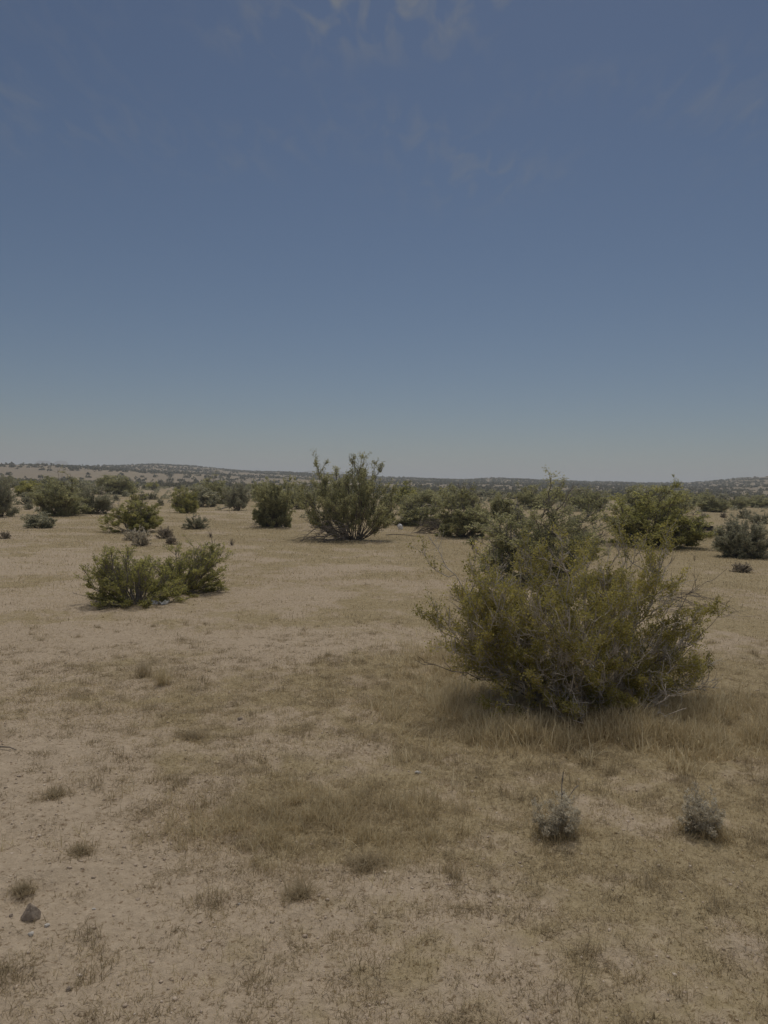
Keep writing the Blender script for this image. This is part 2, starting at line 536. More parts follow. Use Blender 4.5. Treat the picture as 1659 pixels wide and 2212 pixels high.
def plant(rng, targets, base_r, r0, B1, B2, ang1, ang2, len1, len2, leaf_n, leaf, off, arch=.35,
          wob=.05, up=.2, K0=9, leaf_min=.25, l1_leaf=None, sides=4, s1=(.35, 1.0), along=.5, clumpy=True, bare=0.0, low_bare=0.0):
    N = len(targets)
    az = np.arctan2(targets[:, 1], targets[:, 0]) + rng.normal(0, .3, N)
    rb = base_r * rng.random(N) ** .5
    b = np.stack([np.cos(az) * rb, np.sin(az) * rb, np.full(N, -.01)], -1)
    u = np.linspace(0, 1, K0)[None, :, None]
    d = targets - b
    ctrl = b + d * np.array([.55, .55, arch])
    L0 = b[:, None] * (1 - u) ** 2 + 2 * ctrl[:, None] * u * (1 - u) + targets[:, None] * u ** 2
    ln0 = np.linalg.norm(d, axis=1)
    L0 = L0 + wobble(rng, N, K0, ln0 * wob)
    rad0 = r0 * rng.uniform(.6, 1.2, (N, 1)) * (1 - .68 * u[..., 0])
    L1, ln1 = grow(rng, L0, B1, s1[0], s1[1], ang1, ln0 * len1, 6, up, wob * 1.6)
    L2, ln2 = grow(rng, L1, B2, .25, 1.0, ang2, ln1 * len2, 4, up, wob * 2)
    rad1 = (r0 * .42) * rng.uniform(.7, 1.2, (len(L1), 1)) * np.linspace(1, .4, 6)
    rad2 = (r0 * .22) * np.ones((len(L2), 1)) * np.linspace(1, .4, 4)
    c1 = np.clip(rng.normal(.5, .28, len(L1)), 0, 1)
    leafy = rng.random(len(L1)) >= bare + low_bare * (L1[:, -1, 2] < .5 * targets[:, 2].max())
    K2 = np.repeat(leafy, B2)
    parts = [leaves(rng, L2[K2], leaf_n, leaf_min, leaf, off, np.repeat(c1, B2)[K2] if clumpy else None, along=along)]
    parts.append(leaves(rng, L1[leafy], l1_leaf if l1_leaf is not None else leaf_n, .55, leaf, off, c1[leafy], along=along))
    LV, LF = join([(p[0], p[1]) for p in parts])
    tint = np.concatenate([p[2] for p in parts])
    stems = [tubes(L0[i:i + 1], rad0[i:i + 1], sides) for i in range(N)]
    twigs = join([tubes(L1, rad1, 3), tubes(L2, rad2, 3)])
    return stems, twigs, (LV, LF, tint), L0, L1


def bush_object(name, pl, loc, leafm, barkm, label, cat='bush', group=None, rot=0, scale=(1, 1, 1), split_stems=False, twigm=None):
    stems, twigs, (LV, LF, tint) = pl[:3]
    root = link(name, None, None, loc, label, cat, group)
    root.empty_display_size = .2
    root.rotation_euler = (0, 0, rot); root.scale = scale
    if split_stems:
        for V, F in stems: link('stem', make_mesh('stem', V, [F], barkm, smooth=True), root)
        link('twigs', make_mesh('twigs', twigs[0], [twigs[1]], twigm or barkm), root)
    else:
        V, F = join(stems + [twigs])
        link('stems', make_mesh('stems', V, [F], barkm), root)
    link('foliage', make_mesh('foliage', LV, [LF], leafm, attrs={'tint': tint}), root)
    return root


def copy_thing(src, loc, rot, scale, label, group=None, cat=None, leafm=None):
    r = src.copy(); COL.objects.link(r)
    r.location = loc; r.rotation_euler = (0, 0, rot); r.scale = scale
    r['label'] = label
    if cat: r['category'] = cat
    if group: r['group'] = group
    elif 'group' in r: del r['group']
    for c in src.children:
        k = c.copy(); COL.objects.link(k); k.parent = r
        k.matrix_parent_inverse = Matrix.Identity(4)
        if leafm and c.name.startswith('foliage'):
            k.material_slots[0].link = 'OBJECT'; k.material_slots[0].material = leafm
    return r


def at(px, py):
    p = P(px, py)
    # follow the gentle swells of the ground
    for _ in range(3):
        d = ray(px, py); t = (CAM_H - float(G(p[0], p[1]))) / -d[2]
        p = np.array([d[0] * t, d[1] * t, 0])
    p[2] = float(G(p[0], p[1]))
    return p


def local_targets(base, pts):
    """stem ends given as photo places (px, py, metres nearer(-) or farther(+)) around a plant at base"""
    o = []
    for px, py, dy in pts:
        d = ray(px, py); t = (base[1] + dy) / d[1]
        q = np.array([0, 0, CAM_H]) + d * t
        o.append(q - base)
    return np.array(o)


# ------------------------------------------------------------------ the big bush in front
def front_bush():
    rng = np.random.default_rng(11)
    base = at(1262, 1520)
    key = [(955, 1255, 0), (970, 1290, .3), (955, 1335, .1), (965, 1365, -.1), (1000, 1300, -.2), (985, 1400, -.1), (1030, 1390, .3), (1020, 1260, .0), (970, 1320, -.3), (1040, 1330, .4), (960, 1260, .1), (945, 1310, -.1), (950, 1350, .2), (985, 1290, .4), (1010, 1230, .2), (1050, 1225, .5), (935, 1405, -.35),
           (1000, 1380, -.3), (1060, 1300, -.3), (1060, 1260, .2), (1080, 1240, .6), (1130, 1230, .1), (1170, 1190, .3),
           (1200, 1200, .5), (1130, 1195, .5), (1210, 1260, -.5), (1250, 1230, -.1), (1280, 1230, .4), (1320, 1210, .3), (1350, 1195, .3), (1385, 1195, .2), (1420, 1205, .3), (1300, 1205, .5),
           (1440, 1240, .2), (1400, 1230, .5), (1340, 1290, -.4), (1400, 1290, -.2), (1450, 1300, .1), (1500, 1310, .3),
           (1530, 1350, .2), (1520, 1385, -.1), (1525, 1320, .1), (1510, 1420, .1), (1440, 1360, -.3), (1300, 1330, -.6), (1220, 1330, -.6), (1140, 1340, -.5),
           (1080, 1360, -.4), (1480, 1440, -.2), (1440, 1420, -.4), (1130, 1290, -.2), (1180, 1280, -.3), (1370, 1350, -.5),
           (1250, 1400, -.6), (1330, 1410, -.5), (1170, 1400, -.5), (1120, 1400, -.4), (1290, 1280, -.3), (1000, 1445, -.2), (1060, 1470, -.35), (1130, 1490, -.45), (1200, 1510, -.5), (1300, 1505, -.5), (1380, 1490, -.45), (1450, 1475, -.3), (1500, 1450, -.1),
           (1010, 1330, .5), (1100, 1320, .6), (1200, 1300, .7), (1300, 1260, .7), (1400, 1330, .6), (1470, 1390, .4), (1050, 1410, .3), (1240, 1460, -.6), (1350, 1450, -.6), (1160, 1450, -.55), (1180, 1520, -.5), (1260, 1535, -.55), (1340, 1525, -.5), (1090, 1500, -.4), (1550, 1365, .2), (1545, 1340, .3), (1520, 1440, 0), (1420, 1510, -.3)]
    T = local_targets(base, key)
    T = T * (1 + rng.normal(0, .03, T.shape)) * rng.uniform(.78, 1.1, (len(T), 1)) * np.array([.93, .93, 1.0])
    pl = plant(rng, T, .16, .0105, 13, 9, (.4, 1.15), (.3, 1.1),   .25, .42, 17, (.018, .0105), .014, arch=.36, wob=.085, up=.22, bare=.34, low_bare=.18,
               K0=12, leaf_min=.25, l1_leaf=9, s1=(.36, 1.0))
    root = bush_object('creosote_bush', pl, base, M['leaf_olive'], M['bark_pale'],
                       'large olive creosote bush with pale crooked stems, standing in tall straw grass', 'bush', None,
                       split_stems=True, twigm=M['bark_pale'])
    # bare dead branches inside and low down
    T2 = dome_targets(rng, 70, 0.0, 1, .5) * np.array([1.7, 1.5, .85])
    p2 = plant(rng, T2, .2, .0075, 6, 4, (.3, 1.1), (.3, 1.2), .30, .4, 1, (.001, .001), .01, arch=.4, wob=.16, K0=11, s1=(.2, 1))
    V, F = join(p2[0] + [p2[1]])
    o = link('dead_branches', make_mesh('dead_branches', V, [F], M['bark_pale']), root)
    o['label'] = 'bare grey dead branches in the heart of the bush'
    T3 = local_targets(base, [(1545, 1258, .3), (1500, 1270, .4), (1480, 1282, .2), (915, 1412, -.3), (1505, 1375, -.1)])
    for i in range(len(T3)):
        p3 = plant(rng, T3[i:i + 1], .1, .006, 3, 1, (.4, 1.2), (.4, 1.2), .12, .3, 1, (.001, .001), .01, arch=.6, wob=.06, K0=12, s1=(.7, 1))
        V, F = join(p3[0] + [p3[1]])
        link('bare_branch', make_mesh('bare_branch', V, [F], M['bark_dark']), root)
    return root


front_bush()


def unit_bush(seed, n=26, B1=6, B2=5, leaf_n=16, leaf=(.026, .014), r0=.011, low=.05, lump=.3, arch=.38, lean=(0, 0), ang=(.25, .9),
              len1=.28, off=.014, wob=.07, up=.25, s1=(.35, 1), upright=0, base_r=.07, along=.5, bare=0.0):
    rng = np.random.default_rng(seed)
    T = dome_targets(rng, n, low, 1, lump, lean, upright)
    return plant(rng, T, base_r, r0, B1, B2, ang, (.35, 1.2), len1, .4, leaf_n, leaf, off, arch=arch, wob=wob, up=up, s1=s1, sides=3, along=along, bare=bare)


def extent(pl):
    V = pl[2][0]
    a = np.percentile(V, 1.0, axis=0); b = np.percentile(V, 99.0, axis=0)
    return b[0] - a[0], b[1] - a[1], b[2]


def size_at(x0, x1, yt, yb):
    p = at((x0 + x1) / 2, yb)
    D = p[1]
    return p, (x1 - x0) / PXF * D, (yb - yt) / PXF * D


# ------------------------------------------------------------------ bushes one can tell apart
def own_bush(box, seed, leafm, barkm, label, name='creosote_bush', rot=0, cat='bush', **kw):
    p, w, h = size_at(*box)
    pl = unit_bush(seed, **kw)
    ex = extent(pl)
    return bush_object(name, pl, p, M[leafm], M[barkm], label, cat, rot=rot, scale=(w / ex[0], w * .9 / ex[1], h / ex[2]))


# the pair on the left: broom-like plumes
own_bush((198, 392, 1188, 1302), 31, 'leaf_green', 'bark', 'broom-like green bush with plumes fanning left, crumpled white sheet at its foot',
         n=85, B1=8, B2=4, leaf_n=8, leaf=(.034, .011), ang=(.15, .55), len1=.27, off=.013, bare=.15, lean=(-.12, 0), arch=.40, low=.05, lump=.25, wob=.03, s1=(.3, 1), along=1.6, base_r=.1)
own_bush((305, 481, 1176, 1278), 32, 'leaf_green', 'bark', 'dense rounded green bush leaning right, close behind the broom-like bush',
         n=70, B1=8, B2=4, leaf_n=10, leaf=(.034, .012), bare=.2, ang=(.2, .8), len1=.26, lean=(.18, 0), arch=.6, low=.0, lump=.2, wob=.03, s1=(.3, 1), along=1.4, base_r=.1)


def centre_bush():
    rng = np.random.default_rng(41)
    base = at(765, 1166)
    key = [(690, 1004, 0), (697, 1030, .3), (728, 1012, .2), (735, 1030, -.2), (770, 998, 0), (776, 1010, .1), (788, 1020, .3), (800, 1040, -.3), (815, 1028, .4),
           (655, 1062, 0), (648, 1085, .3), (665, 1070, -.4), (680, 1050, .5), (660, 1105, -.3), (672, 1120, .1), (690, 1085, -.6), (710, 1060, -.5),
           (730, 1055, .6), (750, 1050, -.5), (755, 1040, .4), (780, 1055, .6), (800, 1070, -.6), (820, 1062, .2), (838, 1060, .4), (845, 1080, 0),
           (858, 1090, .3), (862, 1110, -.2), (840, 1105, -.5), (820, 1095, -.7), (770, 1080, -.8), (740, 1085, -.8), (715, 1095, -.8), (700, 1060, .8), (830, 1045, .7),
           (850, 1125, -.4), (670, 1128, -.4), (660, 1118, .2), (690, 1140, -.5), (790, 1030, .8), (720, 1035, .5), (705, 1040, 0), (760, 1060, .9)]
    T = local_targets(base, key) * np.array([.94, 1, .96])
    pl = plant(rng, T, .2, .019, 13, 6, (.25, .9), (.35, 1.2), .23, .42, 18, (.045, .024), .03, arch=.34, wob=.045, up=.3, K0=10, s1=(.3, 1), leaf_min=.2, bare=.12, low_bare=.35)
    bush_object('creosote_bush', pl, base, M['leaf_dark'], M['bark_dark'],
                'tall dark creosote bush in the middle of the clearing, its top shoots crossing the skyline', 'bush', split_stems=True)


centre_bush()
own_bush((1032, 1312, 1074, 1256), 33, 'leaf_dark', 'bark', 'loose dull green creosote bush with bare grey lower branches, right behind the large olive bush',
         n=50, B1=9, B2=6, leaf_n=18, leaf=(.022, .012), bare=.34, lump=.3, arch=.35, s1=(.45, 1), ang=(.4, 1.1), len1=.3)
own_bush((1310, 1515, 1062, 1180), 34, 'leaf_green', 'bark_dark', 'dense bright green bush with a dark slab lying behind its right side',
         n=56, B1=9, B2=6, leaf_n=16, leaf=(.025, .014), bare=.28, lump=.4, arch=.3, low=.0, ang=(.4, 1.1), len1=.3)
own_bush((1548, 1656, 1128, 1204), 35, 'leaf_sage', 'bark', 'rounded grey-green shrub alone on straw ground near the right edge', name='rounded_shrub', cat='shrub',
         n=100, B1=9, B2=4, leaf_n=11, leaf=(.04, .014), ang=(.15, .7), lump=.18, arch=.5, low=.0, s1=(.3, 1), wob=.03)
own_bush((552, 632, 1046, 1139), 36, 'leaf_dark', 'bark_dark', 'narrow upright dark bush with dead branches at its foot, left of the tall middle bush',
         n=50, B1=9, B2=6, leaf_n=16, leaf=(.034, .02), lump=.35, low=.05, ang=(.4, 1.1), len1=.32)
own_bush((945, 1052, 1062, 1160), 37, 'leaf_dark', 'bark_dark', 'dark many-stemmed bush with a pile of fallen branches on its left side',
         n=46, B1=9, B2=6, leaf_n=15, leaf=(.034, .02), bare=.36, lump=.35, low=.1, ang=(.4, 1.1), len1=.3)
own_bush((858, 960, 1078, 1136), 38, 'leaf_dark', 'bark', 'low dark bush with arching dead branches above a white jug',
         n=46, B1=9, B2=6, leaf_n=14, leaf=(.034, .02), bare=.36, lump=.35, low=.0, ang=(.4, 1.1), len1=.3)
own_bush((225, 345, 1084, 1149), 139, 'leaf_green', 'bark', 'open green bush with bare forked stems on its left, grey shrubs before it',
         n=54, B1=8, B2=6, leaf_n=12, leaf=(.030, .016), up=.15, lump=.3, low=.15, bare=.3, s1=(.45, 1), ang=(.4, 1.1), len1=.3)

PROTO = []
for i, (sd, kw) in enumerate([(51, dict(n=44, lump=.4)), (52, dict(n=50, lump=.3, low=.05)), (53, dict(n=38, lump=.45, lean=(.1, 0))),
                              (54, dict(n=44, lump=.35, lean=(-.12, .05))), (55, dict(n=34, lump=.5, upright=1, low=.1))]):
    kw = dict(dict(B1=9, B2=5, bare=.38, leaf_n=12, leaf=(.036, .021), off=.025, ang=(.4, 1.1), len1=.32, s1=(.4, 1)), **kw)
    PROTO.append(unit_bush(sd, **kw))
ROUND = unit_bush(61, n=60, B1=6, B2=3, leaf_n=9, leaf=(.05, .018), ang=(.1, .5), lump=.18, arch=.5, low=0, s1=(.3, 1), wob=.03)
SRC = {}


def placed(kind, box, leafm, label, name='creosote_bush', cat='bush', group=None, rot=None):
    p, w, h = size_at(*box)
    ex = extent(ROUND if kind == 'round' else PROTO[kind])
    rot = RNG.uniform(0, 6.28) if rot is None else rot
    sc = (w / ex[0], w / ex[1], h / ex[2])
    if kind not in SRC:
        pl = ROUND if kind == 'round' else PROTO[kind]
        SRC[kind] = bush_object(name, pl, p, M[leafm], M['bark_dark'], label, cat, group, rot, sc)
        return SRC[kind]
    o = copy_thing(SRC[kind], p, rot, sc, label, group, cat, M[leafm])
    o.name = name
    return o


MIDS = 'creosote bushes standing round the clearing'
for kind, box, lm, label in [
    (0, (75, 182, 1038, 1113), 'leaf_dark', 'wide dark bush at the far left, with a grey twiggy bush on its right'),
    (2, (172, 242, 1052, 1109), 'leaf_sage', 'grey twiggy bush touching the right of the wide dark bush at the far left'),
    (1, (203, 292, 1029, 1068), 'leaf_dark', 'broad rounded dark bush standing far behind the grey twiggy bush'),
    (3, (-35, 33, 1034, 1116), 'leaf_sage', 'dull bush cut by the left edge of the photo'),
    (4, (8, 38, 1030, 1053), 'leaf_dark', 'small dark bush just beyond the bush cut by the left edge'),
    (1, (90, 127, 1032, 1056), 'leaf_dark', 'rounded dark bush peeping over the wide dark bush at the far left'),
    (0, (418, 506, 1038, 1088), 'leaf_dark', 'dark spreading bush left of middle, open twiggy bush before its right side'),
    (4, (484, 541, 1047, 1103), 'leaf_sage', 'open twiggy bush with upright stems and a stick leaning at its left foot'),
    (3, (373, 425, 1058, 1108), 'leaf_green', 'small light green bush standing before the dark spreading bush left of the middle'),
    (2, (620, 672, 1048, 1100), 'leaf_dark', 'dark bush half hidden by the left side of the tall middle bush'),
    (1, (1345, 1485, 1052, 1120), 'leaf_dark', 'tall dark bush rising directly behind the dense bright green bush'),
    (0, (1508, 1573, 1073, 1106), 'leaf_dark', 'broad dark bush beyond the rounded grey-green shrub, first right of the bright green bush'),
    (3, (1575, 1611, 1076, 1100), 'leaf_dark', 'compact dark bush in the right background, second from the bright green bush'),
    (2, (1612, 1690, 1071, 1097), 'leaf_dark', 'dark bush in the right background, cut by the right edge of the photo'),
    (4, (1045, 1120, 1068, 1128), 'leaf_dark', 'dark bush between the many-stemmed bush and the loose bush behind the olive bush'),
    (2, (1120, 1200, 1050, 1100), 'leaf_dark', 'dark bush showing over the top of the loose dull green bush'),
    (1, (870, 950, 1062, 1110), 'leaf_dark', 'dark bush behind the low bush with the arching dead branches'),
    (0, (960, 1030, 1056, 1100), 'leaf_dark', 'dark bush seen behind the crown of the many-stemmed bush'),
    (3, (1225, 1300, 1056, 1105), 'leaf_dark', 'dark bush behind the gap between the loose bush and the bright green bush'),
]:
    placed(kind, box, M and lm, label, group=MIDS)

SML = 'small rounded shrubs on the flat'
for box, lm, label in [
    ((396, 448, 1114, 1142), 'leaf_sage', 'low dense grey-green shrub with a flat top, alone on straw ground left of the middle'),
    ((43, 69, 1071, 1090), 'leaf_sage', 'small round shrub left of the wide dark bush, on bare ground'),
    ((52, 70, 1086, 1101), 'leaf_sage', 'tiny shrub just in front of the small round shrub at far left'),
    ((243, 259, 1068, 1082), 'leaf_sage', 'tiny shrub under the right of the broad rounded dark bush'),
    ((298, 318, 1064, 1081), 'leaf_sage', 'small dark round shrub, middle of the row of three left of the light green bush'),
    ((279, 301, 1065, 1089), 'leaf_green', 'small greenish shrub, leftmost of the row of three left of the light green bush'),
    ((318, 342, 1063, 1079), 'leaf_sage', 'small round shrub, rightmost of the row of three left of the light green bush'),
    ((340, 354, 1077, 1092), 'leaf_sage', 'tiny grey shrub right before the row of three shrubs'),
    ((1593, 1622, 1099, 1120), 'leaf_sage', 'small pale green shrub above the rounded grey-green shrub at right'),
    ((1617, 1668, 1109, 1131), 'leaf_sage', 'wide pale shrub at the right edge, above the rounded grey-green shrub'),
    ((1556, 1570, 1107, 1119), 'leaf_dead', 'tiny dark shrub alone below the broad dark bush at right'),
    ((1512, 1530, 1107, 1119), 'leaf_grey', 'tiny grey shrub between the bright green bush and the broad dark bush'),
    ((265, 300, 1144, 1167), 'leaf_grey', 'grey dry shrub under the open green bush, left one of two touching'),
    ((286, 324, 1141, 1179), 'leaf_grey', 'taller grey shrub standing just above the broom-like bush'),
    ((336, 373, 1139, 1163), 'leaf_dead', 'brownish grey dead shrub right of the taller grey shrub'),
    ((358, 384, 1158, 1176), 'leaf_dead', 'small dead shrub peeping over the top of the dense rounded green bush'),
    ((1580, 1622, 1216, 1236), 'leaf_dead', 'sparse dead brown shrub on straw ground below the rounded grey-green shrub'),
    ((0, 22, 1148, 1164), 'leaf_dead', 'small dark dead shrub at the left edge beside pale bare soil'),
]:
    placed('round', box, lm, label, 'small_shrub', 'shrub', SML)

# ------------------------------------------------------------------ grey shrubs in front
def front_shrub(box, seed, label):
    p, w, h = size_at(*box)
    rng = np.random.default_rng(seed)
    T = dome_targets(rng, 52, .15, 1, .6)
    pl = plant(rng, T, .25, .008, 5, 3, (.3, 1.2), (.3, 1.2), .24, .45, 5, (.07, .03), .025, arch=.5, wob=.12, up=.1, s1=(.45, 1), sides=3, along=1.0, leaf_min=.1)
    return bush_object('grey_shrub', pl, p, M['leaf_grey'], M['bark'], label, 'shrub', 'grey leafy shrubs in the foreground', scale=(w / extent(pl)[0], w * .9 / extent(pl)[1], h / extent(pl)[2])), p, w / extent(pl)[0] / .86, h / extent(pl)[2]


r1, p1, w1, h1 = front_shrub((1158, 1252, 1712, 1800), 71, 'small grey leafy shrub below the large olive bush, a dry stalk rising from it')
r2, p2, w2, h2 = front_shrub((1472, 1562, 1708, 1798), 72, 'small silvery shrub without a stalk near the right edge, below the large olive bush')


def polyline_mesh(name, lines, mat, sides=4):
    parts = []
    for pts, ra, rb in lines:
        L = np.array(pts, float)[None]
        parts.append(tubes(L, np.linspace(ra, rb, L.shape[1])[None], sides))
    V, F = join(parts)
    return make_mesh(name, V, [F], mat, smooth=True)


# the dry stalk of the left grey shrub
inv = np.array([1 / (w1 * .86), 1 / (w1 * .8), 1 / h1])
L = [np.array([.012, 0, .10]), np.array([.014, 0, .16]), np.array([.012, .004, .22]), np.array([.016, .004, .255]), np.array([.018, .004, .285])]
L2 = [np.array([.012, 0, .17]), np.array([.026, 0, .20])]
L3 = [np.array([.05, .03, .15]), np.array([.08, .04, .19]), np.array([.10, .045, .205])]
link('stalk', polyline_mesh('stalk', [([a * inv for a in L], .013, .009), ([a * inv for a in L[2:4]], .009, .02), ([a * inv for a in L2], .01, .006), ([a * inv for a in L3], .008, .014)], M['bark']), r1)


# ------------------------------------------------------------------ fallen branches, sticks, dead plants
def fallen(name, base, rng, n, az, spread, length, rad, label, cat, rise=.12, mat='bark_dark'):
    lines = []
    for i in range(n):
        a = az + rng.normal(0, spread); ln = length * rng.uniform(.5, 1.1)
        K = 9; u = np.linspace(0, 1, K)
        z0 = rng.uniform(.02, rise * 1.4)
        arc = rng.uniform(-.2, 1) * rise
        pts = np.stack([np.cos(a) * ln * u, np.sin(a) * ln * u * 1.0, z0 * (1 - u) + arc * np.sin(u * math.pi) + .012], -1)
        pts[:, :2] += rng.normal(0, .06, 2)
        pts = pts + wobble(rng, 1, K, np.array([ln * .05]))[0]
        pts[:, 2] = np.maximum(pts[:, 2], .004)
        lines.append((pts, rad * rng.uniform(.6, 1.2), rad * .3))
        for q in range(3):
            s = rng.integers(3, K - 1); b = pts[s]; a2 = a + rng.normal(0, .7); l2 = ln * .25
            m2 = b + np.array([math.cos(a2) * l2 * .5, math.sin(a2) * l2 * .5, rng.uniform(-.02, .05)])
            e2 = b + np.array([math.cos(a2) * l2, math.sin(a2) * l2, rng.uniform(-.03, .07)])
            e2[2] = max(e2[2], .005); m2[2] = max(m2[2], .005)
            lines.append(([b, m2, e2], rad * .5, rad * .2))
    return link(name, polyline_mesh(name, lines, M[mat], 3), None, base, label, cat)


rg = np.random.default_rng(81)
fallen('fallen_branches', at(1425, 1318), rg, 18, -.12, .16, .95, .0042, 'fan of thin dark fallen branches lying to the right of the large olive bush', 'branches', .16)
fallen('fallen_branches', at(965, 1152), rg, 40, math.pi + .1, .25, 1.1, .012, 'brown pile of fallen branches left of the dark many-stemmed bush', 'branches', .30)
fallen('fallen_branches', at(592, 1138), rg, 22, math.pi, .35, .75, .010, 'grey dead branches at the foot of the narrow upright bush', 'branches', .2, 'bark')
fallen('fallen_branches', at(905, 1132), rg, 16, .2, 1.4, .9, .012, 'pale arching dead branches beside the white jug', 'branches', .5, 'bark_pale')
fallen('fallen_branches', at(748, 1172), rg, 26, math.pi * .98, .35, 1.3, .012, 'dark bare branches sprawling left from the foot of the tall middle bush', 'branches', .35)


def dead_plant(px, py, h, seed, label, n=9, mat='bark_dark'):
    rng = np.random.default_rng(seed)
    lines = []
    for i in range(n):
        a = rng.uniform(0, 6.28); t = rng.uniform(.1, .8); ln = h * rng.uniform(.5, 1.1)
        e = np.array([math.cos(a) * math.sin(t), math.sin(a) * math.sin(t), math.cos(t)]) * ln
        pts = np.linspace(0, 1, 6)[:, None] * e + wobble(rng, 1, 6, np.array([ln * .12]))[0]
        pts[:, 2] = np.maximum(pts[:, 2], 0) - .005
        lines.append((pts, h * .03, h * .012))
        for q in range(2):
            b = pts[rng.integers(2, 5)]
            lines.append(([b, b + rng.normal(0, .12, 3) * h, b + rng.normal(0, .18, 3) * h + np.array([0, 0, .1 * h])], h * .018, h * .008))
    return link('dead_plant', polyline_mesh('dead_plant', lines, M[mat], 3), None, at(px, py), label, 'plant')


dead_plant(501, 1178, .22, 1, 'small dead forked plant on bare soil right of the dense rounded green bush')
dead_plant(455, 1162, .18, 2, 'low dead twiggy plant above and right of the dense rounded green bush', 12)
dead_plant(1500, 1212, .14, 3, 'tiny dead twig plant on straw ground between the olive bush and the rounded grey-green shrub', 5)
dead_plant(1560, 1160, .25, 4, 'dead brown plant between the dark slab and the rounded grey-green shrub', 14)
q = at(2, 1619)
link('stick', polyline_mesh('stick', [([(-.12, 0, .012), (-.03, .012, .012), (.05, .0, .015), (.10, -.02, .006)], .005, .003)], M['bark_dark']), None, q,
     'thin curved dark stick lying on bare soil at the left edge', 'stick')
q = at(868, 1158)
link('stick', polyline_mesh('stick', [([(-.5, -.1, .03), (-.2, 0, .05), (.1, .02, .04), (.4, -.15, .02), (.62, -.25, .0)], .014, .007)], M['bark_dark']), None, q,
     'dark branch lying at the right foot of the tall middle bush', 'stick')
q = at(470, 1101)
link('stick', polyline_mesh('stick', [([(0, 0, 0), (.5, .02, .14), (1.0, .05, .33), (1.4, .05, .5)], .035, .025)], M['bark']), None, q,
     'brown stick leaning at the left foot of the open twiggy bush', 'stick')
q = at(205, 1300)
link('stick', polyline_mesh('stick', [([(0, 0, .0), (.05, .02, .02), (.12, .03, .07), (.2, .04, .10)], .008, .005)], M['bark_pale']), None, q,
     'pale dead stick at the left foot of the broom-like bush', 'stick')

# ------------------------------------------------------------------ stones
import bmesh


def stone(px, py, s, seed, mat, label, name='stone', cat='stone', flat=.7, cut=5, group=None):
    rng = np.random.default_rng(seed)
    bm = bmesh.new()
    bmesh.ops.create_icosphere(bm, subdivisions=4, radius=1)
    pl = [norm(rng.normal(0, 1, 3)) for _ in range(cut * 3)]
    for v in bm.verts:
        c = np.array(v.co)
        for n_ in pl:
            d = c @ n_ - .62
            if d > 0: c = c - n_ * d * .92
        nz = float(fbm(c[0] * 3 + seed, c[1] * 3 + c[2] * 2.2, 3, 2)) - .5
        c = c * (1 + .22 * nz)
        v.co = c * np.array([1, .85, flat]) * s
    me = bpy.data.meshes.new(name); bm.to_mesh(me); bm.free()
    me.materials.append(M[mat])
    p = at(px, py)
    o = link(name, me, None, p + np.array([0, s * .5, s * flat * .38]), label, cat, group)
    o.rotation_euler = (0, 0, rng.uniform(0, 6.28))
    return o


def rock_ridge():
    """the dark pointed rock"""
    rng = np.random.default_rng(5)
    bm = bmesh.new(); bmesh.ops.create_icosphere(bm, subdivisions=4, radius=1)
    pl = [norm(np.array(n)) for n in [(-.8, -.3, .55), (.75, -.35, .35), (.1, -1, .25), (.2, .8, .4), (-.3, -.8, .7), (.7, .4, .8), (-.9, .4, .1)]]
    dd = [.5, .62, .6, .55, .62, .78, .75]
    for v in bm.verts:
        c = np.array(v.co) * np.array([1.05, .8, 1.25])
        for n_, k in zip(pl, dd):
            d = c @ n_ - k
            if d > 0: c = c - n_ * d * .9
        c = c * (1 + .18 * (float(fbm(c[0] * 3 + 5, c[1] * 3 + c[2] * 2.6, 4, 2)) - .5))
        v.co = c * .036
    me = bpy.data.meshes.new('rock'); bm.to_mesh(me); bm.free(); me.materials.append(M['rock_dark'])
    p = at(60, 1989)
    link('rock', me, None, p + np.array([0, .018, .016]), 'dark brown pointed rock, the largest on the bare soil at lower left', 'rock')


rock_ridge()
PB = 'loose stones on the bare soil'
stone(22, 1982, .011, 1, 'rock_dark', 'small dark stone just left of the dark pointed rock', group=PB)
stone(65, 2022, .014, 2, 'stone_pale', 'whitish stone below the dark pointed rock', group=PB)
stone(99, 2003, .012, 3, 'stone_pale', 'whitish stone to the lower right of the dark pointed rock', group=PB)
stone(202, 1966, .008, 4, 'stone_pale', 'tiny white stone right of the dark pointed rock', group=PB)
stone(904, 1671, .020, 5, 'stone_pale', 'bright white flat stone in straw grass left of the large olive bush', flat=.45, group=PB)
stone(517, 1556, .024, 6, 'rock_dark', 'dark brown stone in the middle distance left of the large olive bush', group=PB)
stone(146, 2142, .012, 7, 'rock_dark', 'small brown stone at bottom left, below the whitish stones', group=PB)
stone(516, 1955, .008, 8, 'stone_pale', 'tiny pale stone beside the dry grass at lower middle', group=PB)

# ------------------------------------------------------------------ litter
def sheet():
    n = 22
    g = np.linspace(-1, 1, n); X, Y = np.meshgrid(g, g)
    Z = (fbm(X * 2.2 + 5, Y * 2.2, 3, 1) - .35) * .13
    edge = .85 + .3 * (fbm(X * 1.5 + 9, Y * 1.5 + 4, 2, 2) - .5)
    V = np.stack([X * .13 * edge, Y * .085 * edge, np.maximum(Z, .004)], -1).reshape(-1, 3)
    V2 = V + np.array([0, 0, -.003])
    i = np.arange(n - 1)[:, None] * n; j = np.arange(n - 1)[None]
    F = np.stack([i + j, i + j + 1, i + n + j + 1, i + n + j], -1).reshape(-1, 4)
    me = make_mesh('crumpled_sheet', np.vstack([V, V2]), [np.vstack([F, F[:, ::-1] + n * n])], M['plastic_white'], smooth=True)
    link('crumpled_sheet', me, None, at(347, 1304), 'crumpled white sheet lying at the foot of the broom-like bush', 'litter')


sheet()


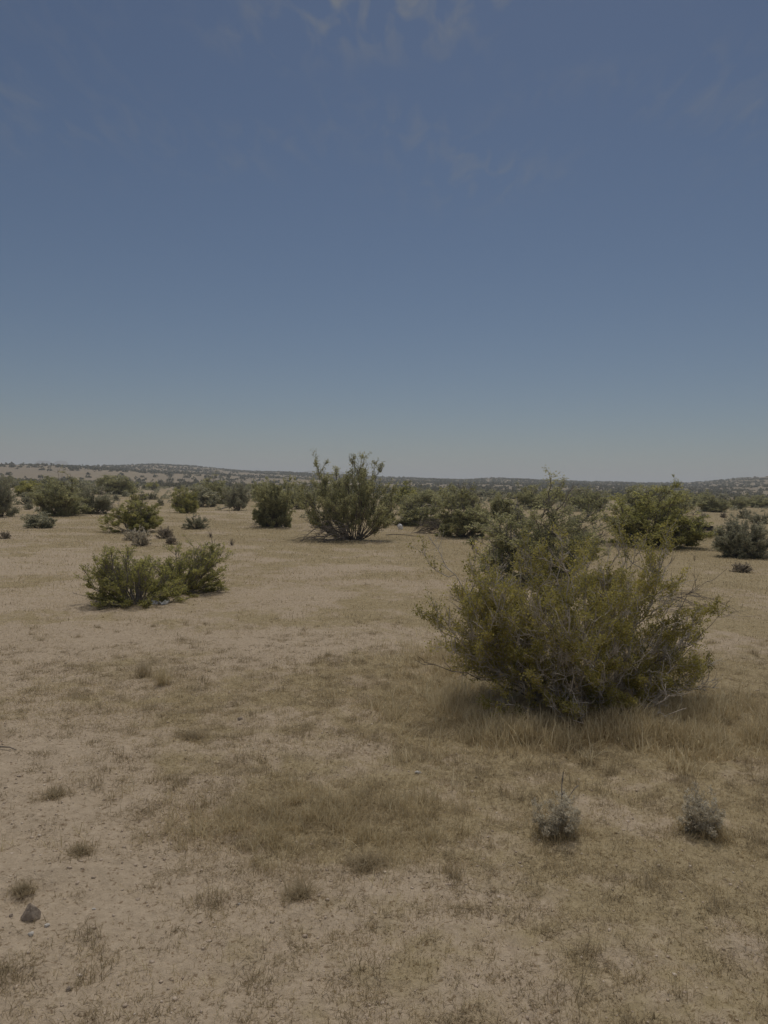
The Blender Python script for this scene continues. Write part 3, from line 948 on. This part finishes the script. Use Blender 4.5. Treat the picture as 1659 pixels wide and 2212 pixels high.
def jug():
    p = at(866, 1144)
    root = link('plastic_jug', None, None, p, 'white plastic jug standing tilted before the low dark bush', 'jug')
    prof = [(0, 0), (.07, 0), (.082, .012), (.085, .05), (.08, .075), (.083, .085), (.085, .13), (.075, .165), (.045, .19), (.022, .205), (.022, .225), (0, .225)]
    n = 24
    a = np.arange(n) * 2 * math.pi / n
    V = np.concatenate([np.stack([r * np.cos(a), r * np.sin(a), np.full(n, z)], -1) for r, z in prof])
    i = np.arange(len(prof) - 1)[:, None] * n; j = np.arange(n)[None]; j2 = (j + 1) % n
    F = np.stack([i + j, i + j2, i + n + j2, i + n + j], -1).reshape(-1, 4)
    b = link('body', make_mesh('body', V, [F], M['plastic_white'], smooth=True), root)
    t = np.linspace(0, math.pi, 8)
    h = [(.06 + .045 * math.sin(q), 0, .185 - .095 * q / math.pi) for q in t]
    link('handle', polyline_mesh('handle', [(h, .009, .009)], M['plastic_white'], 6), root)
    prof2 = [(0, .224), (.025, .224), (.025, .245), (0, .246)]
    V = np.concatenate([np.stack([r * np.cos(a), r * np.sin(a), np.full(n, z)], -1) for r, z in prof2])
    i = np.arange(3)[:, None] * n
    F = np.stack([i + j, i + j2, i + n + j2, i + n + j], -1).reshape(-1, 4)
    link('cap', make_mesh('cap', V, [F], M['board_dark'], smooth=True), root)
    root.rotation_euler = (0, math.radians(18), math.radians(200))


jug()


def slab():
    p = at(1517, 1147)
    D = p[1]
    w, h, d = 46 / PXF * D, 11 / PXF * D, .5
    root = link('dark_slab', None, None, p, 'dark flat slab lying behind the right side of the dense bright green bush', 'litter')
    for nm, x0, x1, y0, y1, z0, z1 in (('body', -w / 2, w / 2, 0, d, 0, h * .78), ('rim', -w / 2 - .015, w / 2 + .015, -.02, d + .02, h * .785, h)):
        bm = bmesh.new()
        bmesh.ops.create_cube(bm, size=1)
        for v in bm.verts:
            v.co = ((x0 + x1) / 2 + v.co.x * (x1 - x0), (y0 + y1) / 2 + v.co.y * (y1 - y0), (z0 + z1) / 2 + v.co.z * (z1 - z0))
        bmesh.ops.bevel(bm, geom=bm.edges[:], offset=.018, segments=2, affect='EDGES')
        me = bpy.data.meshes.new(nm); bm.to_mesh(me); bm.free(); me.materials.append(M['board_dark'])
        link(nm, me, root)
    root.rotation_euler = (0, 0, math.radians(-8))


slab()


# ------------------------------------------------------------------ dry grass
def blades(rng, xy, h, w, lean, tint, curl=.5, z=None):
    """xy (n,2), h, w, tint arrays -> two-segment blades"""
    n = len(xy)
    az = rng.uniform(0, 2 * math.pi, n)
    t = np.abs(rng.normal(0, lean, n)) if lean < 1.15 else rng.uniform(.35, 1.5, n)
    d = np.stack([np.cos(az) * np.sin(t), np.sin(az) * np.sin(t), np.cos(t)], -1)
    zz = G(xy[:, 0], xy[:, 1]) - .004 if z is None else z
    b = np.stack([xy[:, 0], xy[:, 1], zz], -1)
    wa = az + math.pi / 2 + rng.normal(0, .6, n)
    s = np.stack([np.cos(wa), np.sin(wa), np.zeros(n)], -1) * (w * .5)[:, None]
    mid = b + d * (h * .55)[:, None]
    bend = np.stack([np.cos(az), np.sin(az), -np.ones(n) * .5], -1) * (h * curl * rng.uniform(0, .6, n))[:, None]
    tip = mid + d * (h * .45)[:, None] + bend
    tip[:, 2] = np.maximum(tip[:, 2], zz + .004)
    V = np.stack([b - s, b + s, mid + s * .75, mid - s * .75, tip], 1).reshape(-1, 3)
    k = np.arange(n)[:, None] * 5
    Q = k + np.array([0, 1, 2, 3]); T = k + np.array([3, 2, 4])
    return V, Q, T, np.repeat(tint, 5)


def wedge(rng, n, r0, r1, half=.62):
    r = np.sqrt(rng.uniform(r0 ** 2, r1 ** 2, n)); a = rng.uniform(-half, half, n)
    return np.stack([r * np.sin(a), r * np.cos(a)], -1)


class Grass:
    def __init__(self): self.V, self.Q, self.T, self.t, self.n = [], [], [], [], 0

    def add(self, V, Q, T, t):
        self.V.append(V); self.Q.append(Q + self.n); self.T.append(T + self.n); self.t.append(t); self.n += len(V)

    def mesh(self, name, mat):
        return make_mesh(name, np.vstack(self.V), [np.vstack(self.Q), np.vstack(self.T)], mat, attrs={'tint': np.concatenate(self.t)})


def tufts(rng, g, n, r0, r1, per, rad, hh, ww, lean, power=1.0, tint0=.5, curl=.5, cov=True, bias=0.0):
    c = wedge(rng, n, r0, r1)
    if cov:
        k = cover_at(c[:, 0], c[:, 1]) + bias
        c = c[rng.random(n) < np.clip(k, 0, 1) ** power]
    m = len(c)
    size = rng.uniform(.55, 1.35, m)
    cc = np.repeat(c, per, 0) + rng.normal(0, rad, (m * per, 2)) * np.repeat(size, per)[:, None]
    h = hh * np.repeat(size, per) * rng.uniform(.4, 1.2, m * per)
    t = np.clip(np.repeat(rng.normal(tint0, .17, m), per) + rng.normal(0, .14, m * per), 0, 1)
    g.add(*blades(rng, cc, h, ww * rng.uniform(.7, 1.3, m * per), lean, t, curl))


rg = np.random.default_rng(91)
g = Grass()
tufts(rg, g, 26000, 1.5, 6.5, 13, .026, .026, .0026, .95, 1.0, .5)            # low fuzz of straw
tufts(rg, g, 30000, 5.0, 14, 9, .05, .032, .0042, .9, .9, .5)
tufts(rg, g, 40000, 12, 34, 7, .12, .05, .010, .9, .8, .5)
tufts(rg, g, 24000, 30, 75, 5, .2, .07, .025, .9, .6, .5)
# lone pale straws
c = wedge(rg, 420, 1.6, 9)
g.add(*blades(rg, c, rg.uniform(.05, .16, len(c)), np.full(len(c), .0028), 1.1, np.full(len(c), .97), .6))
c = rg.normal(0, 1, (520, 2)) * np.array([.36, .20]) + PATCH[:2] + np.array([.08, .06])
c = c[fbm(c[:, 0] / .13, c[:, 1] / .13, 2, 5) > .45]
m = len(c); t = np.clip(np.repeat(rg.normal(.45, .2, m), 22) + rg.normal(0, .15, m * 22), 0, 1)
g.add(*blades(rg, np.repeat(c, 22, 0) + rg.normal(0, .025, (m * 22, 2)), .085 * rg.uniform(.3, 1.2, m * 22), .003 * rg.uniform(.6, 1.3, m * 22), .75, t, .7))
for sx, sy in ((1205, 1800), (1522, 1800), (1188, 1812), (1552, 1822), (1234, 1806), (1488, 1800), (1210, 1818), (1530, 1815)):
    q = P(sx, sy)
    k = 240
    g.add(*blades(rg, q[:2] + rg.normal(0, 1, (k, 2)) * np.array([.05, .03]), rg.uniform(.02, .08, k), np.full(k, .003), .8,
                  np.clip(rg.normal(.3, .25, k), 0, 1), .7))
link('dry_grass', g.mesh('dry_grass', M['straw']), kind='stuff')

# tall straw grass round the foot of the big bush
g = Grass()
n = 2200
c = rg.normal(0, 1, (n, 2)) * np.array([.62, .42]) + np.array([BUSH_C[0] + .02, BUSH_C[1] - .02])
c2 = rg.normal(0, 1, (640, 2)) * np.array([.45, .28]) + P(1540, 1590)[:2]
c3 = rg.normal(0, 1, (420, 2)) * np.array([.4, .5]) + P(1000, 1440)[:2]
c4 = rg.normal(0, 1, (420, 2)) * np.array([.42, .10]) + P(1250, 1605)[:2]
c = np.vstack([c, c2, c3, c4])
c = c[rg.random(len(c)) < np.clip((fbm(c[:, 0] / .22, c[:, 1] / .22, 2, 6) - .36) * 5, .05, 1)]
keep = np.ones(len(c), bool)
for qx, qy, rr_ in ((1215, 1590, .0), (1510, 1515, .12)):
    q = P(qx, qy); keep &= np.hypot(c[:, 0] - q[0], (c[:, 1] - q[1]) * 1.3) > rr_
c = c[keep]
per = 15
m = len(c); size = rg.uniform(.4, 1.25, m) * (.6 + .8 * fbm(c[:, 0] * 3, c[:, 1] * 3, 3, 1))
cc = np.repeat(c, per, 0) + rg.normal(0, .028, (m * per, 2))
t = np.clip(np.repeat(rg.normal(.5, .28, m), per) + rg.normal(0, .2, m * per), 0, 1)
g.add(*blades(rg, cc, .15 * np.repeat(size, per) * rg.uniform(.4, 1.15, m * per), .0042 * rg.uniform(.5, 1.4, m * per), .7, t, .7))
k = rg.integers(0, m, 500)
g.add(*blades(rg, c[k] + rg.normal(0, .05, (500, 2)), rg.uniform(.10, .26, 500), np.full(500, .0045), .6, np.full(500, 1.0), .5))
link('tall_grass', g.mesh('tall_grass', M['straw']), kind='stuff')

# grey brown matted dead herbs
g = Grass()
tufts(rg, g, 9000, 1.5, 9, 26, .024, .026, .0026, 1.2, 1.4, .45, 1.2)
tufts(rg, g, 3000, 1.5, 8, 44, .026, .034, .0026, 1.2, .5, .15, 1.3, bias=.08)
tufts(rg, g, 14000, 8, 30, 10, .06, .04, .008, 1.1, 1.3, .4, 1.0)
tufts(rg, g, 620, 1.6, 7, 110, .042, .042, .0026, 1.2, .6, .12, 1.2, bias=.05)
tufts(rg, g, 500, 1.6, 9, 60, .03, .06, .0028, .8, .6, .3, .9)
q = PATCH
c = rg.normal(0, 1, (300, 2)) * np.array([.46, .28]) + q[:2]
per = 34
m = len(c)
t = np.clip(np.repeat(rg.normal(.45, .18, m), per) + rg.normal(0, .12, m * per), 0, 1)
g.add(*blades(rg, np.repeat(c, per, 0) + rg.normal(0, .03, (m * per, 2)), .042 * rg.uniform(.4, 1.2, m * per), .0024 * rg.uniform(.7, 1.3, m * per), 1.2, t, 1.3))
link('dead_herbs', g.mesh('dead_herbs', M['litter_grass']), kind='stuff')


# tufts one can point to
def tuft_thing(px, py, w, h, n, seed, mat, label, tint=.5, lean=.5):
    rng = np.random.default_rng(seed)
    xy = np.clip(rng.normal(0, w * .26, (n, 2)) * rng.uniform(.3, 1.5, (n, 1)), -w * .5, w * .5)
    g = Grass()
    g.add(*blades(rng, xy, h * rng.uniform(.4, 1.15, n), .0026 * rng.uniform(.7, 1.4, n), lean,
                  np.clip(rng.normal(tint, .2, n), 0, 1), .7, z=np.zeros(n) - .005))
    link('grass_tuft', g.mesh('grass_tuft', M[mat]), None, at(px, py), label, 'grass', 'single tufts of dry grass')


tuft_thing(650, 1935, .12, .085, 520, 1, 'litter_grass', 'dark dry grass tuft alone on the bare patch at lower middle', .4, 1.2)
tuft_thing(795, 1868, .15, .08, 600, 2, 'litter_grass', 'dark dry grass tuft at the right end of the grass patch, above the bare patch', .4, 1.2)
tuft_thing(118, 1722, .16, .06, 600, 3, 'litter_grass', 'low dark grass tuft on bare soil at left, topmost of the left foreground', .35, 1.2)
tuft_thing(50, 1922, .09, .045, 420, 4, 'litter_grass', 'small dark tuft just above the dark pointed rock', .35, 1.2)
tuft_thing(310, 1462, .16, .16, 280, 5, 'litter_grass', 'greyish dry grass tuft at left middle, left one of a standing pair', .5, .45)
tuft_thing(352, 1478, .11, .20, 200, 6, 'straw', 'golden upright grass tuft at left middle, right one of a standing pair', .6, .25)
tuft_thing(412, 1590, .2, .06, 500, 7, 'litter_grass', 'flat dark tuft on the soil below the standing pair of tufts', .35, 1.2)
tuft_thing(175, 1840, .12, .05, 420, 8, 'litter_grass', 'low dark tuft between the left dry soil and the dry grass patch', .35, 1.2)


# soil clods and gravel
def clods(rng, n, r0, r1, smin, smax):
    bm = bmesh.new(); bmesh.ops.create_icosphere(bm, subdivisions=1, radius=1)
    V0 = np.array([v.co for v in bm.verts]); F0 = np.array([[v.index for v in f.verts] for f in bm.faces]); bm.free()
    c = wedge(rng, n, r0, r1)
    k = 1 - cover_at(c[:, 0], c[:, 1]); c = c[rng.random(n) < .15 + k]
    n = len(c)
    s = smin * (smax / smin) ** (rng.random(n) ** 2.2)
    V = V0[None] * (1 + rng.normal(0, .2, (n, len(V0), 1))) * s[:, None, None] * rng.uniform(.55, 1.2, (n, 1, 3)) * np.array([1, 1, .7])
    V = V + np.stack([c[:, 0], c[:, 1], G(c[:, 0], c[:, 1]) + s * .12], -1)[:, None]
    F = F0[None] + (np.arange(n) * len(V0))[:, None, None]
    t = np.clip(rng.normal(.5, .25, n), 0, 1)
    return V.reshape(-1, 3), F.reshape(-1, 3), np.repeat(t, len(V0))


V, F, t = clods(np.random.default_rng(95), 17000, 1.5, 7.5, .0018, .010)
M['clod'] = leaf_mat('clod', [(0, (.34, .27, .2)), (.6, (.52, .42, .32)), (1, (.66, .56, .45))], 0.0)
link('soil_clods', make_mesh('soil_clods', V, [F], M['clod'], attrs={'tint': t}), kind='stuff')


# ------------------------------------------------------------------ bushes over the flat: 250 things, the rest as one object
FAR = []
for i, (sd, kw) in enumerate([(101, dict(n=26, lump=.4)), (102, dict(n=28, lump=.3, low=.05)), (103, dict(n=24, lump=.45, lean=(.1, 0))), (104, dict(n=28, lump=.35, lean=(-.1, .1)))]):
    kw = dict(dict(B1=7, B2=4, bare=.32, leaf_n=8, leaf=(.07, .045), off=.035, r0=.012, ang=(.4, 1.1), len1=.32, s1=(.4, 1)), **kw)
    pl = unit_bush(sd, **kw)
    stem, (LV, LF, tint) = join(pl[0]), pl[2]
    V = np.vstack([stem[0], LV]); F = [np.vstack([stem[1], LF + len(stem[0])])]
    FAR.append(make_mesh('creosote_bush', V, F, [M['bark_dark'], M['leaf_dark']],
                         mat_idx=np.r_[np.zeros(len(stem[1]), int), np.ones(len(LF), int)], attrs={'tint': np.r_[np.zeros(len(stem[0])), tint]}))

taken = [(o.location.x, o.location.y) for o in COL.objects if o.get('category') in ('bush', 'shrub')]
rg = np.random.default_rng(111)
cand = wedge(rg, 2600, 24, 255, .60)
den = fbm(cand[:, 0] / 18, cand[:, 1] / 18, 3, 6)
rad = np.hypot(cand[:, 0], cand[:, 1])
cand = cand[rg.random(len(cand)) < np.clip((den - .30) * 2.2, 0, 1) * np.where(rad < 45, .25, .9)]
pts = []
cell = {}
for x, y in cand:
    r = math.hypot(x, y)
    if any((x - a) ** 2 + (y - b) ** 2 < 4.5 for a, b in taken): continue
    kx, ky = int(x // 3), int(y // 3)
    if any((x - a) ** 2 + (y - b) ** 2 < 5 for i in (-1, 0, 1) for j in (-1, 0, 1) for a, b in cell.get((kx + i, ky + j), [])): continue
    # the straw clearing round the tall middle bush stays open
    px = 829.5 + PXF * x / y
    if r < 34 and 120 < px < 1600: continue
    if r < 42 and (360 < px < 560 or px > 1500): continue
    cell.setdefault((kx, ky), []).append((x, y)); pts.append((x, y))
pts.sort(key=lambda p: math.hypot(*p))
N_IND = 250


def bush_size(rng, r):
    big = rng.random() < .55
    w = rng.uniform(1.5, 2.8) if big else rng.uniform(.7, 1.3)
    w *= 1 - .25 * min(max((r - 45) / 60, 0), 1)
    return w, w * rng.uniform(.5, .72)


for i, (x, y) in enumerate(pts[:N_IND]):
    r = math.hypot(x, y)
    side = 'left' if x / y < -.17 else ('right' if x / y > .17 else 'middle')
    w, h = bush_size(rg, r)
    small = w < 1.4
    depth = 'near' if r < 70 else 'far'
    what = 'small grey-green shrub' if small else 'dark creosote bush'
    label = f'{what} just beyond the clearing, in the {side} third of the photo' if depth == 'near' else \
        f'{what} in the crowded far belt of the flat, {side} third of the photo'
    o = link('small_shrub' if small else 'creosote_bush', FAR[i % 4], None, (x, y, float(G(x, y)) - .03), label, 'shrub' if small else 'bush',
             f'{what}s in the {depth} belt, {side} third')
    o.scale = (w, w, h); o.rotation_euler = (0, 0, rg.uniform(0, 6.28))
    lm_ = 'leaf_sage' if small else ('leaf_dark', 'leaf_dark', 'leaf_green', 'leaf_sage')[rg.integers(4)]
    if lm_ != 'leaf_dark':
        o.material_slots[1].link = 'OBJECT'; o.material_slots[1].material = M[lm_]


def clump_mesh(rng, pts, sizes, per, q):
    """many far bushes as leaf clumps: pts (n,3), sizes (n,2)"""
    n = len(pts)
    v = norm(rng.normal(0, 1, (n, per, 3))); v[..., 2] = np.abs(v[..., 2])
    v = v * rng.uniform(.35, 1, (n, per, 1)) ** .5
    c = v * np.stack([sizes[:, 0] * .5, sizes[:, 0] * .5, sizes[:, 1]], -1)[:, None] * .85 + pts[:, None]
    d = norm(rng.normal(0, 1, (n, per, 3))); w = norm(np.cross(d, rng.normal(0, 1, (n, per, 3))))
    s = (sizes[:, 0] * q)[:, None, None] * rng.uniform(.6, 1.3, (n, per, 1))
    V = np.stack([c - d * s, c + w * s * .7, c + d * s, c - w * s * .7], 2).reshape(-1, 3)
    F = np.arange(n * per * 4).reshape(-1, 4)
    t = np.clip(rng.normal(.45, .15, (n, 1)) + rng.normal(0, .15, (n, per)), 0, 1)
    return V, F, np.repeat(t.ravel(), 4)


rest = np.array(pts[N_IND:])
sz = np.array([bush_size(rg, 150) for _ in range(len(rest))])
p3 = np.column_stack([rest, G(rest[:, 0], rest[:, 1])])
A = clump_mesh(rg, p3, sz * np.array([1.05, 1.05]), 80, .085)
# dense belt 110-270 m
c = wedge(rg, 2600, 110, 275, .60)
dn = fbm(c[:, 0] / 25, c[:, 1] / 25, 3, 3)
c = c[rg.random(len(c)) < np.clip((dn - .42) * 4, 0, 1)]
sz = np.column_stack([rg.uniform(.8, 2.2, len(c)), rg.uniform(.5, 1.25, len(c))])
Bm = clump_mesh(rg, np.column_stack([c, G(c[:, 0], c[:, 1])]), sz, 56, .10)
# hillsides
c = wedge(rg, 26000, 265, 830, .60)
rr_ = np.hypot(c[:, 0], c[:, 1]); px = 829.5 + PXF * c[:, 0] / c[:, 1]
dn = fbm(c[:, 0] / 40, c[:, 1] / 40, 3, 5)
dens = np.where(rr_ < 440, np.interp(px, [0, 250, 500, 830, 1659], [.2, .22, .3, .35, .42]), .62)
dens = dens * np.clip((dn - .28) * 3.4, .15, 1.3)
c = c[rg.random(len(c)) < dens]
sz = np.column_stack([rg.uniform(1.3, 3.0, len(c)), rg.uniform(.8, 1.7, len(c))])
Cm = clump_mesh(rg, np.column_stack([c, G(c[:, 0], c[:, 1])]), sz, 18, .2)
Vs, Fs, ts, o_ = [], [], [], 0
for V, F, t in (A, Bm, Cm):
    Vs.append(V); Fs.append(F + o_); ts.append(t); o_ += len(V)
link('far_bushes', make_mesh('far_bushes', np.vstack(Vs), [np.vstack(Fs)], M['leaf_far'], attrs={'tint': np.concatenate(ts)}), kind='stuff')
# low scrub too small and too many to count, between the bushes
c = wedge(rg, 9500, 34, 270, .60)
dn = fbm(c[:, 0] / 14, c[:, 1] / 14, 3, 1)
pxc = 829.5 + PXF * c[:, 0] / c[:, 1]; rr_ = np.hypot(c[:, 0], c[:, 1])
c = c[rg.random(len(c)) < np.clip((dn - .3) * 3, 0, 1) * np.where(rr_ < 60, .5, 1)]
w_ = rg.uniform(.3, .95, len(c))
V, F, t = clump_mesh(rg, np.column_stack([c, G(c[:, 0], c[:, 1])]), np.column_stack([w_, w_ * rg.uniform(.45, .7, len(c))]), 44, .10)
link('low_scrub', make_mesh('low_scrub', V, [F], M['leaf_sage'], attrs={'tint': t}), kind='stuff')

# ------------------------------------------------------------------ haze
HAZE = 0.0006
scene.cycles.volume_bounces = 2
if HAZE:
    bm = bmesh.new(); bmesh.ops.create_cube(bm, size=1)
    for v in bm.verts: v.co = (v.co.x * 19500, v.co.y * 19500, -32 + (v.co.z + .5) * 96)
    me = bpy.data.meshes.new('haze'); bm.to_mesh(me); bm.free()
    mh, nt, out = new_mat('haze')
    pv = nt.nodes.new('ShaderNodeVolumePrincipled')
    pv.inputs['Color'].default_value = (.85, .92, 1.0, 1)
    pv.inputs['Density'].default_value = HAZE
    pv.inputs['Anisotropy'].default_value = .3
    nt.links.new(pv.outputs[0], out.inputs['Volume'])
    me.materials.append(mh)
    link('haze', me, kind='stuff')
